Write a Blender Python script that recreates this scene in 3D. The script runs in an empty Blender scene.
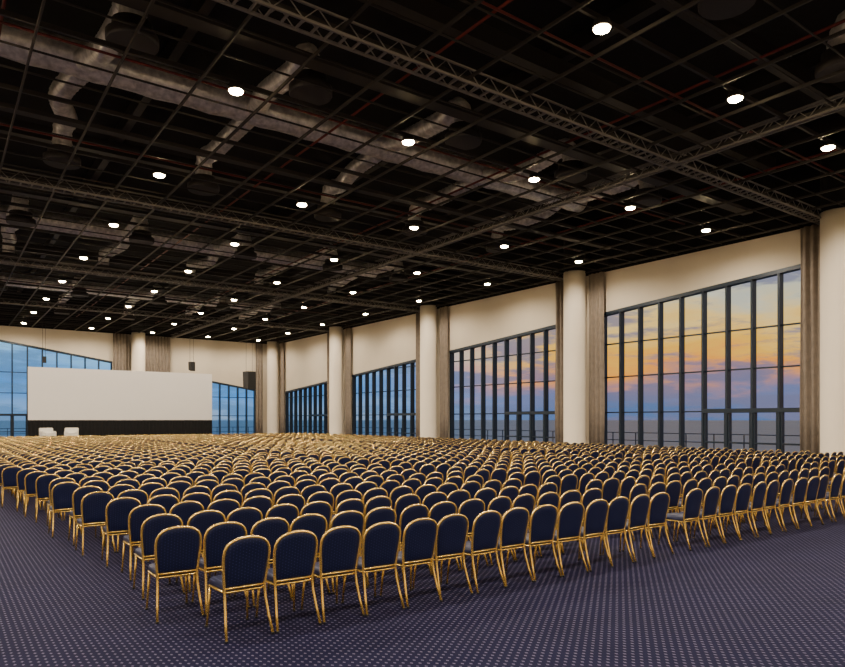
import bpy, bmesh, math, random
from mathutils import Vector, Matrix
random.seed(7)
scene = bpy.context.scene
COL = scene.collection

# ---------------------------------------------------------------- materials
def newmat(name):
    m = bpy.data.materials.new(name); m.use_nodes = True
    nt = m.node_tree
    return m, nt, nt.nodes.get('Principled BSDF')

def mat_basic(name, col, rough=0.5, metal=0.0, noise=0.0, nscale=3.0, bump=0.0, emit=None, estr=0):
    m, nt, b = newmat(name)
    b.inputs['Roughness'].default_value = rough
    b.inputs['Metallic'].default_value = metal
    b.inputs['Base Color'].default_value = (*col, 1)
    if noise > 0 or bump > 0:
        tc = nt.nodes.new('ShaderNodeTexCoord')
        n = nt.nodes.new('ShaderNodeTexNoise'); n.inputs['Scale'].default_value = nscale
        n.inputs['Detail'].default_value = 3
        nt.links.new(tc.outputs['Object'], n.inputs['Vector'])
        if noise > 0:
            r = nt.nodes.new('ShaderNodeValToRGB')
            r.color_ramp.elements[0].color = (*[c*(1-noise) for c in col], 1)
            r.color_ramp.elements[1].color = (*[min(1, c*(1+noise)) for c in col], 1)
            r.color_ramp.elements[0].position = .3; r.color_ramp.elements[1].position = .7
            nt.links.new(n.outputs['Fac'], r.inputs['Fac'])
            nt.links.new(r.outputs['Color'], b.inputs['Base Color'])
        if bump > 0:
            bp = nt.nodes.new('ShaderNodeBump'); bp.inputs['Strength'].default_value = bump
            nt.links.new(n.outputs['Fac'], bp.inputs['Height'])
            nt.links.new(bp.outputs['Normal'], b.inputs['Normal'])
    if emit:
        b.inputs['Emission Color'].default_value = (*emit, 1)
        b.inputs['Emission Strength'].default_value = estr
    return m

def mth(nt, op, a, b=None, c=None):
    n = nt.nodes.new('ShaderNodeMath'); n.operation = op
    for i, v in enumerate((a, b, c)):
        if v is None: continue
        if isinstance(v, (int, float)): n.inputs[i].default_value = v
        else: nt.links.new(v, n.inputs[i])
    return n.outputs[0]

def lozenge(nt, ax, ay, p, q, size):
    xs = mth(nt, 'DIVIDE', ax, p); ys = mth(nt, 'DIVIDE', ay, q)
    fl = mth(nt, 'FLOOR', xs)
    u = mth(nt, 'ABSOLUTE', mth(nt, 'SUBTRACT', mth(nt, 'FRACT', xs), .5))
    ys2 = mth(nt, 'ADD', ys, mth(nt, 'MULTIPLY', fl, .5))
    v = mth(nt, 'ABSOLUTE', mth(nt, 'SUBTRACT', mth(nt, 'FRACT', ys2), .5))
    return mth(nt, 'LESS_THAN', mth(nt, 'ADD', u, v), size)

def mat_pattern(name, base, dot, p, q, size, rough, axes=(0, 1), spec=.2):
    m, nt, b = newmat(name)
    tc = nt.nodes.new('ShaderNodeTexCoord'); sp = nt.nodes.new('ShaderNodeSeparateXYZ')
    nt.links.new(tc.outputs['Object'], sp.inputs[0])
    mask = lozenge(nt, sp.outputs[axes[0]], sp.outputs[axes[1]], p, q, size)
    n = nt.nodes.new('ShaderNodeTexNoise'); n.inputs['Scale'].default_value = 1.3
    n.inputs['Detail'].default_value = 4
    nt.links.new(tc.outputs['Object'], n.inputs['Vector'])
    mx = nt.nodes.new('ShaderNodeMix'); mx.data_type = 'RGBA'
    mx.inputs[6].default_value = (*base, 1); mx.inputs[7].default_value = (*dot, 1)
    nt.links.new(mask, mx.inputs[0])
    mul = nt.nodes.new('ShaderNodeMix'); mul.data_type = 'RGBA'; mul.blend_type = 'MULTIPLY'
    mul.inputs[0].default_value = .35
    nt.links.new(mx.outputs[2], mul.inputs[6]); nt.links.new(n.outputs['Fac'], mul.inputs[7])
    nt.links.new(mul.outputs[2], b.inputs['Base Color'])
    b.inputs['Roughness'].default_value = rough
    b.inputs['Specular IOR Level'].default_value = spec
    return m

M_CARPET = mat_pattern('carpet_navy', (.006, .006, .042), (.135, .125, .22), .055, .085, .25, .95)
M_FABRIC = mat_pattern('chair_fabric', (.004, .009, .058), (.05, .065, .18), .03, .03, .2, .5, (0, 2), .4)
M_GOLD = mat_basic('gold_tube', (.95, .64, .18), .27, .75)
M_CREAM = mat_basic('wall_cream', (.64, .57, .46), .8, 0, .04, .6)
M_COLUMN = mat_basic('column_plaster', (.66, .59, .49), .75, 0, .03, .8)
M_CURTAIN = mat_basic('curtain_taupe', (.24, .20, .165), .9, 0, .12, 4)
M_FRAME = mat_basic('window_metal', (.014, .026, .045), .4, .2)
M_BLACK = mat_basic('ceiling_black', (.007, .0065, .0065), .9, 0, .2, 2)
M_GRID = mat_basic('grid_dark_metal', (.030, .026, .025), .5, .1)
M_TRUSS = mat_basic('truss_grey', (.22, .205, .19), .5, .1)
M_DUCT = mat_basic('duct_foil', (.75, .72, .70), .36, .55, .3, 6, .3)
M_DRUM = mat_basic('diffuser_dark', (.05, .045, .045), .5, .2)
M_RED = mat_basic('sprinkler_red', (.14, .014, .009), .5)
M_SCREEN = mat_basic('screen_white', (.80, .77, .75), .8, 0, .01, 1)
M_DRAPE = mat_basic('black_drape', (.004, .004, .005), .95, 0, .2, 4)
M_WHITE = mat_basic('white_leather', (.80, .77, .71), .5, 0, .03, 5)
M_SPK = mat_basic('speaker_black', (.01, .01, .011), .5)
M_LAMP = mat_basic('lamp_glow', (1, .9, .7), .5, emit=(1, .74, .40), estr=160)
M_TERR = mat_basic('terrace_stone', (.20, .19, .19), .8, 0, .2, .5)
M_SEA = mat_basic('sea_water', (.07, .10, .15), .35, 0, .3, .02, .2)
m, nt, b = newmat('window_glass')
for n in list(nt.nodes):
    if n.type != 'OUTPUT_MATERIAL': nt.nodes.remove(n)
out = [n for n in nt.nodes if n.type == 'OUTPUT_MATERIAL'][0]
tr = nt.nodes.new('ShaderNodeBsdfTransparent'); tr.inputs[0].default_value = (.95, .97, .98, 1)
gl = nt.nodes.new('ShaderNodeBsdfGlossy'); gl.inputs['Roughness'].default_value = .15
ms = nt.nodes.new('ShaderNodeMixShader'); ms.inputs[0].default_value = .008
nt.links.new(tr.outputs[0], ms.inputs[1]); nt.links.new(gl.outputs[0], ms.inputs[2])
nt.links.new(ms.outputs[0], out.inputs[0])
M_GLASS = m

# ---------------------------------------------------------------- mesh helpers
def box(bm, x0, x1, y0, y1, z0, z1, mi=0):
    vs = [bm.verts.new(p) for p in ((x0,y0,z0),(x1,y0,z0),(x1,y1,z0),(x0,y1,z0),(x0,y0,z1),(x1,y0,z1),(x1,y1,z1),(x0,y1,z1))]
    for f in ((0,3,2,1),(4,5,6,7),(0,1,5,4),(1,2,6,5),(2,3,7,6),(3,0,4,7)):
        fc = bm.faces.new([vs[i] for i in f]); fc.material_index = mi

def prism(bm, pts, axis, t0, t1, mi=0):
    def P(s, z, t): return (t, s, z) if axis == 'x' else (s, t, z)
    a = [bm.verts.new(P(s, z, t0)) for s, z in pts]; b_ = [bm.verts.new(P(s, z, t1)) for s, z in pts]
    n = len(pts)
    fs = [bm.faces.new(a), bm.faces.new(b_[::-1])]
    for i in range(n):
        fs.append(bm.faces.new((a[i], b_[i], b_[(i+1) % n], a[(i+1) % n])))
    for f in fs: f.material_index = mi

def sweep(bm, path, r, seg=8, mi=0, closed=False, cap=True):
    path = [Vector(p) for p in path]; n = len(path); rings = []
    prev = None
    for i, p in enumerate(path):
        if closed: t = path[(i+1) % n] - path[i-1]
        else: t = path[min(i+1, n-1)] - path[max(i-1, 0)]
        t.normalize()
        if prev is None:
            ref = Vector((0, 1, 0)) if abs(t.y) < .8 else Vector((1, 0, 0))
            s = t.cross(ref).normalized()
        else:
            s = (prev - t*prev.dot(t)).normalized()
        prev = s; u = t.cross(s).normalized()
        rr = r[i] if isinstance(r, (list, tuple)) else r
        ring = []
        for k in range(seg):
            a = 2*math.pi*(k+.5)/seg
            ring.append(bm.verts.new(p + s*math.cos(a)*rr + u*math.sin(a)*rr))
        rings.append(ring)
    m_ = n if closed else n-1
    for i in range(m_):
        A, B = rings[i], rings[(i+1) % n]
        for k in range(seg):
            f = bm.faces.new((A[k], A[(k+1) % seg], B[(k+1) % seg], B[k])); f.material_index = mi; f.smooth = True
    if cap and not closed:
        f = bm.faces.new(rings[0][::-1]); f.material_index = mi
        f = bm.faces.new(rings[-1]); f.material_index = mi

def lathe(bm, prof, cx, cy, seg=24, mi=0, smooth=True):
    rings = []
    for r, z in prof:
        rings.append([bm.verts.new((cx+r*math.cos(2*math.pi*k/seg), cy+r*math.sin(2*math.pi*k/seg), z)) for k in range(seg)])
    for i in range(len(rings)-1):
        for k in range(seg):
            f = bm.faces.new((rings[i][k], rings[i][(k+1) % seg], rings[i+1][(k+1) % seg], rings[i+1][k]))
            f.material_index = mi; f.smooth = smooth
    f = bm.faces.new(rings[0][::-1]); f.material_index = mi
    f = bm.faces.new(rings[-1]); f.material_index = mi

def obj(name, bm, mats, loc=(0, 0, 0), rz=0, parent=None, recalc=True):
    if recalc: bmesh.ops.recalc_face_normals(bm, faces=bm.faces)
    me = bpy.data.meshes.new(name); bm.to_mesh(me); bm.free()
    for mt in mats: me.materials.append(mt)
    o = bpy.data.objects.new(name, me); o.location = loc; o.rotation_euler = (0, 0, rz)
    COL.objects.link(o)
    if parent: o.parent = parent
    return o

# ---------------------------------------------------------------- dimensions
W = 27.0; D = 61.8; H = 9.35; TOP = 12.2
XL = -12.0; YB = -8.0

bm = bmesh.new(); box(bm, XL-.4, W+.4, YB-.4, D+.4, -.3, 0); obj('floor', bm, [M_CARPET])
bm = bmesh.new(); box(bm, XL-.4, W+.4, YB-.4, D+.4, TOP, TOP+.3); obj('ceiling', bm, [M_BLACK])

def zr(y): return 8.02-(y-12.2)*.0705
def zb(x): return 8.26-(x-4.1)*.1608
win_r = [(-.4, 9.1), (12.1, 21.9), (24.8, 34.2), (37.6, 46.8), (50.6, 59.5)]
win_b = [(-9.9, -.5), (2.8, 12.2), (17.2, 25.0)]

def wall_with_windows(name, axis, t0, t1, s0, s1, wins, zf):
    bm = bmesh.new(); cur = s0
    for a, b_ in wins:
        prism(bm, [(cur, 0), (a, 0), (a, H), (cur, H)], axis, t0, t1)
        za, zb_ = min(zf(a), H-.3), min(zf(b_), H-.3)
        prism(bm, [(a, za), (b_, zb_), (b_, H), (a, H)], axis, t0, t1)
        cur = b_
    prism(bm, [(cur, 0), (s1, 0), (s1, H), (cur, H)], axis, t0, t1)
    obj(name, bm, [M_CREAM])
wall_with_windows('wall_right', 'x', W, W+.4, YB-.4, D+.4, win_r, zr)
wall_with_windows('wall_far', 'y', D, D+.4, XL-.4, W, win_b, zb)
bm = bmesh.new(); box(bm, XL-.4, XL, YB-.4, D, 0, H); obj('wall_left', bm, [M_CREAM])
bm = bmesh.new(); box(bm, XL, W, YB-.4, YB, 0, H); obj('wall_back', bm, [M_CREAM])
bm = bmesh.new()
box(bm, W, W+.4, YB-.4, D+.4, H, TOP); box(bm, XL-.4, W, D, D+.4, H, TOP)
box(bm, XL-.4, XL, YB-.4, D, H, TOP); box(bm, XL, W, YB-.4, YB, H, TOP)
obj('trim_bulkhead', bm, [M_BLACK])

# ---------------------------------------------------------------- windows
def make_window(name, axis, t, a, b_, zf, doors=True):
    bm = bmesh.new()
    def R(s0, s1, z0, z1, d0, d1, mi=0):
        if axis == 'x': box(bm, t+d0, t+d1, s0, s1, z0, z1, mi)
        else: box(bm, s0, s1, t+d0, t+d1, z0, z1, mi)
    zc = lambda s: min(zf(s), H-.3)
    n = 9; step = (b_-a)/n
    for i in range(n+1):
        s = a+i*step
        s0 = max(a, s-.045); s1 = min(b_, s+.045)
        if i == 0: s1 = a+.10
        if i == n: s0 = b_-.10
        prism(bm, [(s0, .0), (s1, .0), (s1, zc(s1)), (s0, zc(s0))], axis, t+.02, t+.34)
    prism(bm, [(a, zc(a)-.16), (b_, zc(b_)-.16), (b_, zc(b_)), (a, zc(a))], axis, t+.0, t+.34)
    R(a, b_, 0, .18, .02, .34)
    for z in (2.35, 4.1, 5.75):
        if z < min(zc(a), zc(b_))-.2: R(a, b_, z-.03, z+.03, .18, .3)
        elif z < max(zc(a), zc(b_))-.2:
            k = (zc(b_)-zc(a))/(b_-a); sx = a+(z-zc(a))/k
            s0, s1 = (a, sx) if zc(a) > zc(b_) else (sx, b_)
            R(s0, s1, z-.03, z+.03, .18, .3)
    if doors:
        d0 = a+step*.5
        R(a, a+4*step, 2.28, 2.46, .0, .32)
        for k in range(4):
            for e in (0, 1):
                c = a+k*step+e*(step-.12)
                R(c, c+.12, .1, 2.3, .06, .26)
            R(a+k*step+.1, a+(k+1)*step-.1, .1, .36, .12, .24)
            R(a+k*step+.1, a+(k+1)*step-.1, 1.0, 1.06, .04, .09)
    prism(bm, [(a, .1), (b_, .1), (b_, zc(b_)-.05), (a, zc(a)-.05)], axis, t+.235, t+.245, 1)
    obj(name, bm, [M_FRAME, M_GLASS])
i = 1
for a, b_ in win_r: make_window('window_%d' % i, 'x', W, a, b_, zr); i += 1
for a, b_ in win_b: make_window('window_%d' % i, 'y', D, a, b_, zb); i += 1

# ---------------------------------------------------------------- columns & curtains
cols = [(26.2, -1.6), (26.2, 10.7), (26.2, 22.95), (26.2, 35.4), (26.2, 47.95), (26.25, 60.6), (14.1, 61.0), (1.2, 61.0)]
for cx, cy in cols:
    bm = bmesh.new()
    lathe(bm, [(.62, 0), (.62, .12), (.55, .14), (.55, H+.1)], cx, cy, 32)
    lathe(bm, [(.54, H+.1), (.54, TOP)], cx, cy, 32, 1)
    obj('column', bm, [M_COLUMN, M_BLACK])

def curtain(axis, t, a, b_):
    bm = bmesh.new(); n = max(24, int((b_-a)*40)); rows = []
    for j, z in enumerate((.03, 2.5, 5, 7.5, H-.02)):
        row = []
        for k in range(n+1):
            s = a+(b_-a)*k/n
            d = .07*math.sin((s-a)*2*math.pi/.27+.5*math.sin(z*.7))+.02*math.sin(s*9+z*.4)
            row.append(bm.verts.new((t+d, s, z) if axis == 'x' else (s, t+d, z)))
        rows.append(row)
    for j in range(4):
        for k in range(n):
            f = bm.faces.new((rows[j][k], rows[j][k+1], rows[j+1][k+1], rows[j+1][k])); f.smooth = True
    o = obj('curtain', bm, [M_CURTAIN])
    md = o.modifiers.new('thick', 'SOLIDIFY'); md.thickness = .012
for a, b_ in ((9.0, 10.05), (11.3, 12.25), (21.55, 22.5), (23.6, 24.8), (34.1, 34.95), (36.0, 37.6), (46.6, 47.4), (48.6, 50.5), (59.3, 60.0)):
    curtain('x', 26.78, a, b_)
for a, b_ in ((12.2, 13.5), (14.8, 16.9), (24.9, 25.6)):
    curtain('y', 61.55, a, b_)

# ---------------------------------------------------------------- ceiling grid, trusses, ducts
bm = bmesh.new()
xs = [3.1+1.555*k for k in range(-9, 16)]
ys = [8.15+1.055*k for k in range(-15, 51)]
for x in xs:
    if XL < x < W: box(bm, x-.02, x+.02, YB, D, H, H+.07)
for k, y in enumerate(ys):
    if YB < y < D:
        big = (k % 3 == 0)
        w_ = .03 if big else .012
        box(bm, XL, W, y-w_, y+w_, H+.07, H+(.17 if big else .11))
obj('ceiling_grid', bm, [M_GRID])

def ladder(axis, c, a, b_, w_=.19, rung=.3, name='ceiling_truss'):
    bm = bmesh.new()
    def B(s0, s1, t0, t1, z0, z1):
        if axis == 'x': box(bm, s0, s1, c+t0, c+t1, z0, z1)
        else: box(bm, c+t0, c+t1, s0, s1, z0, z1)
    z0 = H-.10
    for sg in (-1, 1):
        e = sg*w_
        B(a, b_, e-.025, e+.025, z0, z0+.05)
        B(a, b_, e-.02, e+.02, z0+.3, z0+.34)
    s = a; k = 0
    while s < b_-rung:
        B(s, s+.04, -w_, w_, z0+.01, z0+.05)
        for sg in (-1, 1):
            e = sg*w_
            p0 = (s, e, z0+.03) if k % 2 == 0 else (s, e, z0+.32)
            p1 = (s+rung, e, z0+.32) if k % 2 == 0 else (s+rung, e, z0+.03)
            q = [(p[0], c+p[1], p[2]) if axis == 'x' else (c+p[1], p[0], p[2]) for p in (p0, p1)]
            sweep(bm, q, .012, 4, cap=False)
        s += rung; k += 1
    obj(name, bm, [M_TRUSS])
for y in (-1.4, 11.3, 23.96, 36.6, 49.3): ladder('x', y, XL, W)
ladder('y', 17.1, YB, D, .07, .3)
ladder('y', -6.2, YB, D, .07, .3)

def flex(bm, path, r, pitch=.09):
    P = [Vector(p) for p in path]; pts = []
    for i in range(len(P)-1):
        p0 = P[max(i-1, 0)]; p1 = P[i]; p2 = P[i+1]; p3 = P[min(i+2, len(P)-1)]
        n = max(2, int((p2-p1).length/pitch))
        for k in range(n):
            t = k/n
            pts.append(.5*((2*p1)+(-p0+p2)*t+(2*p0-5*p1+4*p2-p3)*t*t+(-p0+3*p1-3*p2+p3)*t**3))
    pts.append(P[-1])
    rad = [r*(1.0 if k % 2 else .9) for k in range(len(pts))]
    sweep(bm, pts, rad, 16)

for ym in (2.6, 18.8, 35.0, 51.0):
    bm = bmesh.new()
    path = [(XL+.3+.5*k, ym+.0, 11.1) for k in range(int((22-XL)/.5))]
    rad = [.42 if k % 3 else .455 for k in range(len(path))]
    sweep(bm, path, rad, 20)
    for xd in (-6, -1.5, 3, 7.5, 12, 16.3, 20.8):
        for sg in (-1, 1):
            yd = ym+sg*4.1+random.uniform(-.2, .2); xx = xd+random.uniform(-.3, .3)
            if not (YB+1 < yd < D-1): continue
            w1 = random.uniform(-.3, .3)
            flex(bm, [(xd, ym+sg*.35, 10.95), (xd+w1, ym+sg*1.6, 10.75+random.uniform(-.1, .15)), (xx, yd-sg*1.0, 10.75), (xx, yd-sg*.25, 10.85), (xx, yd, 10.5), (xx, yd, 10.2)], .28)
            lathe(bm, [(.5, 9.75), (.52, 9.8), (.52, 9.95), (.40, 10.0), (.40, 10.2), (.27, 10.24)], xx, yd, 20, 1)
    obj('air_duct', bm, [M_DUCT, M_DRUM])

bm = bmesh.new()
for y in (5.2, 9.9, 16.2, 21.8, 28, 33, 40, 46): sweep(bm, [(XL, y, 10.15), (25.3, y, 10.15)], .03, 8)
for x in (1.1, 9.2, 15.3, 22.4): sweep(bm, [(x, YB, 10.3), (x, 60.1, 10.3)], .035, 8)
obj('sprinkler_pipes', bm, [M_RED])
bm = bmesh.new()
for y in (8.9, 12.6, 25.5, 30.5, 43): box(bm, XL, 25.3, y-.15, y+.15, 11.3, 11.75)
for x in (-3, 5.2, 13.8, 19.7, 24.5): box(bm, x-.12, x+.12, YB, 60.1, 11.75, 12.2)
for y in (4, 13.5, 20, 27.3, 38): box(bm, XL, 25.3, y-.2, y+.2, 9.9, 9.97)
obj('ceiling_services_beams', bm, [M_GRID])

# ---------------------------------------------------------------- downlights
bm = bmesh.new()
lathe(bm, [(.16, 0.0), (.18, .0), (.18, .05), (.15, .07), (.15, .14)], 0, 0, 24, 0)
# shallow glowing lens bowl
rings = []
for r, z in ((.158, -.002), (.145, -.03), (.10, -.055), (.04, -.066)):
    rings.append([bm.verts.new((r*math.cos(2*math.pi*k/24), r*math.sin(2*math.pi*k/24), z)) for k in range(24)])
for A, B in zip(rings, rings[1:]):
    for k in range(24):
        f = bm.faces.new((A[k], A[(k+1) % 24], B[(k+1) % 24], B[k])); f.material_index = 1
f = bm.faces.new(rings[-1]); f.material_index = 1
bmesh.ops.recalc_face_normals(bm, faces=bm.faces)
lampme = bpy.data.meshes.new('ceiling_downlight'); bm.to_mesh(lampme); bm.free()
lampme.materials.append(M_DRUM); lampme.materials.append(M_LAMP)
ld = bpy.data.lights.new('downlight_spot', 'SPOT')
ld.energy = 540; ld.color = (1, .86, .68); ld.spot_size = math.radians(172); ld.spot_blend = .5
ld.shadow_soft_size = .04
for ix in range(-3, 5):
    for iy in range(-2, 9):
        x = 5.4+4.66*ix+.0; y = 8.15+6.33*iy
        if not (XL < x < W and YB < y < D-1): continue
        o = bpy.data.objects.new('ceiling_downlight', lampme); o.location = (x, y, H-.05); COL.objects.link(o)
        l = bpy.data.objects.new('downlight_spot', ld); l.location = (0, 0, -.13); l.parent = o; COL.objects.link(l)

# ---------------------------------------------------------------- banquet chair
def chair_mesh():
    bm = bmesh.new()
    prof = [(.45, .188), (.52, .196), (.60, .204), (.68, .211), (.75, .214), (.81, .207), (.855, .185), (.888, .148), (.908, .10), (.918, .05)]
    def yb(z): return -.205-.13*(z-.45)-.12*(z-.45)**2
    left = [(-.222, -.335, .005), (-.208, -.275, .16), (-.195, -.225, .33)]
    path = left + [(-(w+.006), yb(z), z) for z, w in prof] + [(0, yb(.922), .922)]
    path += [(-p[0], p[1], p[2]) for p in path[-2::-1]]
    sweep(bm, path, .0135, 6, 0)
    for s in (-1, 1):
        sweep(bm, [(s*.205, .235, .005), (s*.195, .215, .2), (s*.185, .19, .41)], [.011, .013, .014], 6, 0)
        for p in ((s*.222, -.335), (s*.205, .235)):
            lathe(bm, [(.017, 0), (.017, .02)], p[0], p[1], 6, 2)
    sweep(bm, [(-.19, -.208, .452), (0, -.213, .452), (.19, -.208, .452)], .010, 6, 0)
    zs = [.462, .475, .52, .60, .68, .75, .81, .855, .885, .903, .912]
    def wz(z):
        for (a, wa), (c, wc) in zip(prof, prof[1:]):
            if a <= z <= c: return wa+(wc-wa)*(z-a)/(c-a)
        return .07
    nx = 8; F = []; Bk = []
    for i_, z in enumerate(zs):
        w_ = wz(z)-.004; fr = []; br = []
        e = min(1, min(z-.455, .93-z)/.05)
        for k in range(nx+1):
            s = -1+2*k/nx; s = math.copysign(abs(s)**.8, s)
            t = .008+.022*(1-abs(s)**4)*e
            fr.append(bm.verts.new((s*w_, yb(z)+t+.004, z))); br.append(bm.verts.new((s*w_, yb(z)-t*.75, z)))
        F.append(fr); Bk.append(br)
    def q(*v):
        f_ = bm.faces.new(v); f_.material_index = 1; f_.smooth = True
    for i_ in range(len(zs)-1):
        for k in range(nx):
            q(F[i_][k], F[i_][k+1], F[i_+1][k+1], F[i_+1][k]); q(Bk[i_][k+1], Bk[i_][k], Bk[i_+1][k], Bk[i_+1][k+1])
        q(Bk[i_][0], F[i_][0], F[i_+1][0], Bk[i_+1][0]); q(F[i_][nx], Bk[i_][nx], Bk[i_+1][nx], F[i_+1][nx])
    for k in range(nx):
        q(F[0][k+1], F[0][k], Bk[0][k], Bk[0][k+1]); q(F[-1][k], F[-1][k+1], Bk[-1][k+1], Bk[-1][k])
    def outline(ins):
        pts = []
        for (cx, cy, a0, r) in ((.205, .225, 0, .07), (-.205, .225, 90, .07), (-.19, -.20, 180, .03), (.19, -.20, 270, .03)):
            for k in range(5):
                a = math.radians(a0+90*k/4); rr = max(r-ins, .005)
                ox = cx-math.copysign(r, cx); oy = cy-math.copysign(r, cy)
                dx = math.copysign(max(0, ins-r), ox) if ins > r else 0
                dy = math.copysign(max(0, ins-r), oy) if ins > r else 0
                pts.append((ox-dx+rr*math.cos(a), oy-dy+rr*math.sin(a)))
        return pts
    rings = []
    for z, ins in ((.425, .004), (.44, 0), (.465, 0), (.483, .012), (.493, .035), (.498, .08)):
        rings.append([bm.verts.new((x, y, z)) for x, y in outline(ins)])
    n = len(rings[0])
    for A, B in zip(rings, rings[1:]):
        for k in range(n):
            q(A[k], A[(k+1) % n], B[(k+1) % n], B[k])
    q(*rings[-1]); q(*rings[0][::-1])
    sweep(bm, [(x*.985, y*.985, .415) for x, y in outline(0)], .012, 5, 0, closed=True)
    bmesh.ops.recalc_face_normals(bm, faces=bm.faces)
    me = bpy.data.meshes.new('banquet_chair'); bm.to_mesh(me); bm.free()
    me.materials.append(M_GOLD); me.materials.append(M_FABRIC); me.materials.append(M_SPK)
    return me
CH = chair_mesh()

SP = .485
starts = {0: 2.33, 1: 1.99, 2: 2.10, 3: 2.18, 4: 2.12, 5: 1.95, 6: 1.98, 7: 1.82}
def row_positions(r):
    y = 6.18+r*1.0
    x0 = starts.get(r, max(1.4, 2.15-.08*(y-10)+random.uniform(-.08, .08)))
    out = []
    x = x0
    while x < 8.75: out.append((x, y)); x += SP
    for b0 in (9.53, 17.6):
        x = b0+random.uniform(-.06, .06); nn = 15
        for k in range(nn): 
            if x < 25.2: out.append((x, y))
            x += SP
    return out
proto = None; far_pts = []; far_rot = []
for r in range(45):
    for x, y in row_positions(r):
        px = x+random.uniform(-.012, .012); py = y+random.uniform(-.03, .03); rz = random.uniform(-.05, .05)
        if r < 3:
            o = bpy.data.objects.new('banquet_chair', CH); o.location = (px, py, 0); o.rotation_euler = (0, 0, rz)
            COL.objects.link(o); proto = proto or o
        else:
            far_pts.append((px, py, 0)); far_rot.append(rz)
me = bpy.data.meshes.new('banquet_chair_rows'); me.from_pydata(far_pts, [], [])
at = me.attributes.new('rz', 'FLOAT', 'POINT'); at.data.foreach_set('value', far_rot)
rows = bpy.data.objects.new('banquet_chair_rows', me); COL.objects.link(rows)
ng = bpy.data.node_groups.new('chair_rows', 'GeometryNodeTree')
ng.interface.new_socket('Geometry', in_out='INPUT', socket_type='NodeSocketGeometry')
ng.interface.new_socket('Geometry', in_out='OUTPUT', socket_type='NodeSocketGeometry')
gi = ng.nodes.new('NodeGroupInput'); go = ng.nodes.new('NodeGroupOutput')
ip = ng.nodes.new('GeometryNodeInstanceOnPoints'); oi = ng.nodes.new('GeometryNodeObjectInfo')
oi.inputs['Object'].default_value = proto; oi.inputs['As Instance'].default_value = True
na = ng.nodes.new('GeometryNodeInputNamedAttribute'); na.data_type = 'FLOAT'; na.inputs['Name'].default_value = 'rz'
cx = ng.nodes.new('ShaderNodeCombineXYZ'); er = ng.nodes.new('FunctionNodeEulerToRotation')
ng.links.new(gi.outputs[0], ip.inputs['Points']); ng.links.new(oi.outputs['Geometry'], ip.inputs['Instance'])
ng.links.new(na.outputs[0], cx.inputs[2]); ng.links.new(cx.outputs[0], er.inputs[0]); ng.links.new(er.outputs[0], ip.inputs['Rotation'])
ng.links.new(ip.outputs[0], go.inputs[0])
md = rows.modifiers.new('rows', 'NODES'); md.node_group = ng

# ---------------------------------------------------------------- stage, screen
bm = bmesh.new()
box(bm, 4.6, 19.6, 53.2, 57.2, 0, .55)
for k in range(150):
    x = 4.6+.1*k; box(bm, x, x+.06, 53.15, 53.2, 0, .5)
obj('stage_platform', bm, [M_DRAPE])
bm = bmesh.new()
box(bm, 5.4, 18.8, 56.0, 56.06, 1.95, 5.82, 0)
for x in (5.45, 9.9, 14.3, 18.75): box(bm, x-.04, x+.04, 56.07, 56.15, .55, 5.8, 1)
for z in (1.95, 5.78): box(bm, 5.4, 18.8, 56.06, 56.12, z, z+.04, 1)
n = 260; prev = None
for k in range(n+1):
    x = 5.4+13.4*k/n; y = 55.98+.035*math.sin(k*1.3)
    c = (bm.verts.new((x, y, .56)), bm.verts.new((x, y, 1.96)))
    if prev: f = bm.faces.new((prev[0], c[0], c[1], prev[1])); f.material_index = 1; f.smooth = True
    prev = c
obj('projection_screen', bm, [M_SCREEN, M_DRAPE], recalc=False)

def armchair(x, y, rz):
    bm = bmesh.new()
    box(bm, -.42, .42, -.4, .4, .12, .40); box(bm, -.28, .28, -.34, .40, .40, .50)
    box(bm, -.45, -.28, -.42, .38, .12, .62); box(bm, .28, .45, -.42, .38, .12, .62)
    box(bm, -.45, .45, -.45, -.28, .12, .85)
    bmesh.ops.bevel(bm, geom=bm.edges[:], offset=.035, segments=2, affect='EDGES')
    for sx in (-.36, .36):
        for sy in (-.36, .34): box(bm, sx-.025, sx+.025, sy-.025, sy+.025, 0, .13, 1)
    obj('white_armchair', bm, [M_WHITE, M_SPK], (x, y, .55), rz)
armchair(6.45, 54.2, math.pi+.2); armchair(7.95, 54.2, math.pi-.2)
bm = bmesh.new(); lathe(bm, [(.16, 0), (.16, .02), (.02, .03), (.02, .36), (.2, .38), (.2, .4)], 7.2, 54.0, 20)
obj('side_table', bm, [M_SPK], (0, 0, .55))

def speaker(x, y, z, h):
    bm = bmesh.new()
    prism(bm, [(-.28*h, -h/2), (.22*h, -h/2+.1), (.28*h, h/2), (-.28*h, h/2)], 'x', -.25*h, .25*h)
    for k in range(2):
        c = Vector((0, -.285*h, -h/4+k*h/2))
        sweep(bm, [c, c+Vector((0, .03, 0))], h*.17, 16)
    for sx in (-.2*h, .2*h): sweep(bm, [(sx, 0, h/2), (sx, 0, H-z)], .012, 5)
    obj('hanging_loudspeaker', bm, [M_SPK], (x, y, z), .2)
speaker(20.8, 52.8, 5.2, 1.45); speaker(17.6, 57.6, 6.5, .8); speaker(6.6, 57.6, 6.5, .5)

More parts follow.
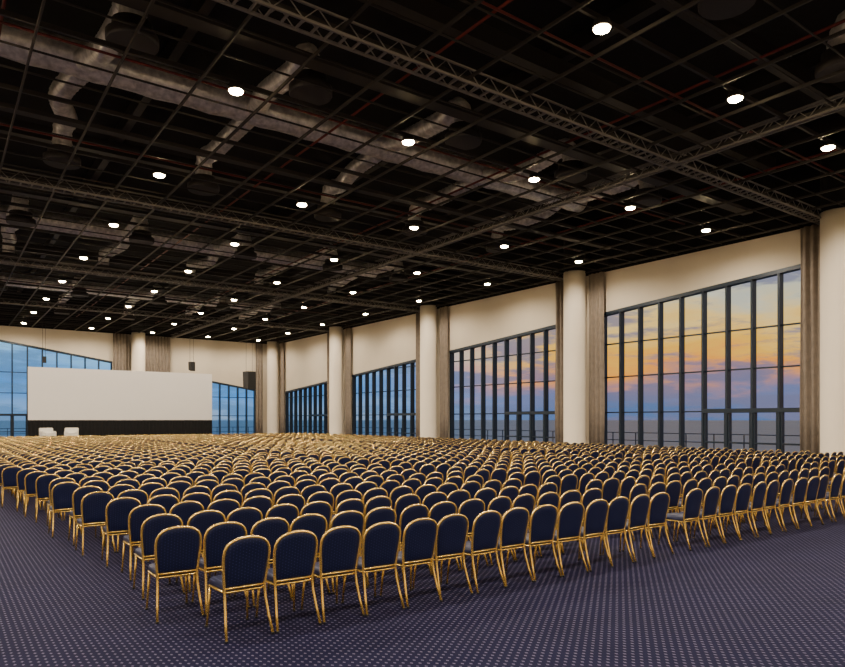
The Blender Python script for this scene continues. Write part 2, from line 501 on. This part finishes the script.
# ---------------------------------------------------------------- outside
bm = bmesh.new(); box(bm, W+.4, W+14, YB-20, D+20, -.4, -.06); box(bm, XL-20, W+.4, D+.4, D+20, -.4, -.06)
obj('terrace_ground', bm, [M_TERR])
bm = bmesh.new()
vs = [bm.verts.new(p) for p in ((-4000, -4000, -6), (6000, -4000, -6), (6000, 6000, -6), (-4000, 6000, -6))]
bm.faces.new(vs); obj('sea_ground', bm, [M_SEA])
bm = bmesh.new()
for z in (.5, 1.05): sweep(bm, [(W+13.8, YB-20, z), (W+13.8, D+19.8, z), (XL-20, D+19.8, z)], .03, 6)
for k in range(46): y = YB-20+2*k; box(bm, W+13.77, W+13.83, y, y+.05, -.06, 1.05)
for k in range(36): x = XL-20+2*k; box(bm, x, x+.05, D+19.77, D+19.83, -.06, 1.05)
obj('terrace_railing', bm, [M_FRAME])

# ---------------------------------------------------------------- world: dusk sky
w = bpy.data.worlds.new('dusk_sky'); scene.world = w; w.use_nodes = True; nt = w.node_tree
bg = nt.nodes['Background']
tc = nt.nodes.new('ShaderNodeTexCoord'); sp = nt.nodes.new('ShaderNodeSeparateXYZ')
nt.links.new(tc.outputs['Generated'], sp.inputs[0])
az = mth(nt, 'ARCTAN2', sp.outputs[1], sp.outputs[0])
def ramp(stops, fac):
    r = nt.nodes.new('ShaderNodeValToRGB'); els = r.color_ramp.elements
    while len(els) > 1: els.remove(els[-1])
    els[0].position = stops[0][0]; els[0].color = (*stops[0][1], 1)
    for p, c in stops[1:]:
        e = els.new(p); e.color = (*c, 1)
    nt.links.new(fac, r.inputs[0]); return r.outputs[0]
mp = nt.nodes.new('ShaderNodeMapping'); mp.inputs['Scale'].default_value = (3, 3, 12)
nt.links.new(tc.outputs['Generated'], mp.inputs[0])
nz = nt.nodes.new('ShaderNodeTexNoise'); nz.inputs['Scale'].default_value = 2.2; nz.inputs['Detail'].default_value = 8; nz.inputs['Roughness'].default_value = .58
nz.inputs['Distortion'].default_value = .5
nt.links.new(mp.outputs[0], nz.inputs['Vector'])
el = mth(nt, 'MULTIPLY', sp.outputs[2], 2.0)
el = mth(nt, 'ADD', el, mth(nt, 'MULTIPLY', mth(nt, 'SUBTRACT', nz.outputs['Fac'], .5), .26))
sun = ramp([(0, (.10, .17, .36)), (.06, (.17, .19, .36)), (.105, (.50, .24, .22)), (.15, (1.0, .36, .05)), (.20, (1.0, .52, .06)), (.27, (.98, .64, .20)), (.33, (.66, .60, .42)), (.41, (.32, .46, .56)), (1, (.08, .16, .3))], el)
blue = ramp([(0, (.30, .42, .60)), (.04, (.20, .40, .74)), (.10, (.07, .30, .74)), (.2, (.30, .66, 1.0)), (.35, (.30, .62, .98)), (1, (.08, .16, .35))], el)
mr = nt.nodes.new('ShaderNodeMapRange'); mr.interpolation_type = 'SMOOTHSTEP'
mr.inputs[1].default_value = math.radians(62); mr.inputs[2].default_value = math.radians(42)
mr.inputs[3].default_value = 0; mr.inputs[4].default_value = 1
nt.links.new(az, mr.inputs[0])
mx = nt.nodes.new('ShaderNodeMix'); mx.data_type = 'RGBA'
nt.links.new(mr.outputs[0], mx.inputs[0]); nt.links.new(blue, mx.inputs[6]); nt.links.new(sun, mx.inputs[7])
mp2 = nt.nodes.new('ShaderNodeMapping'); mp2.inputs['Scale'].default_value = (4, 4, 22); mp2.inputs['Location'].default_value = (4.1, 1.7, .6)
nt.links.new(tc.outputs['Generated'], mp2.inputs[0])
nz2 = nt.nodes.new('ShaderNodeTexNoise'); nz2.inputs['Scale'].default_value = 1.9; nz2.inputs['Detail'].default_value = 9; nz2.inputs['Roughness'].default_value = .6
nt.links.new(mp2.outputs[0], nz2.inputs['Vector'])
cr = ramp([(.48, (0, 0, 0)), (.57, (1, 1, 1))], nz2.outputs['Fac'])
cl = nt.nodes.new('ShaderNodeMix'); cl.data_type = 'RGBA'
cm = mth(nt, 'MULTIPLY', cr, .8)
nt.links.new(cm, cl.inputs[0]); nt.links.new(mx.outputs[2], cl.inputs[6])
cc = nt.nodes.new('ShaderNodeMix'); cc.data_type = 'RGBA'
cc.inputs[6].default_value = (.10, .25, .50, 1); cc.inputs[7].default_value = (.17, .17, .29, 1)
nt.links.new(mr.outputs[0], cc.inputs[0]); nt.links.new(cc.outputs[2], cl.inputs[7])
nt.links.new(cl.outputs[2], bg.inputs[0]); bg.inputs[1].default_value = 1.25

# ---------------------------------------------------------------- camera
cd = bpy.data.cameras.new('camera'); cam = bpy.data.objects.new('camera', cd); COL.objects.link(cam)
cd.sensor_width = 36; cd.lens = 670/845*36; cd.shift_y = (419.5-333.5)/845; cd.clip_end = 10000
cam.location = (0, 0, 2.0); cam.rotation_euler = (math.radians(90), 0, math.radians(-36))
scene.camera = cam
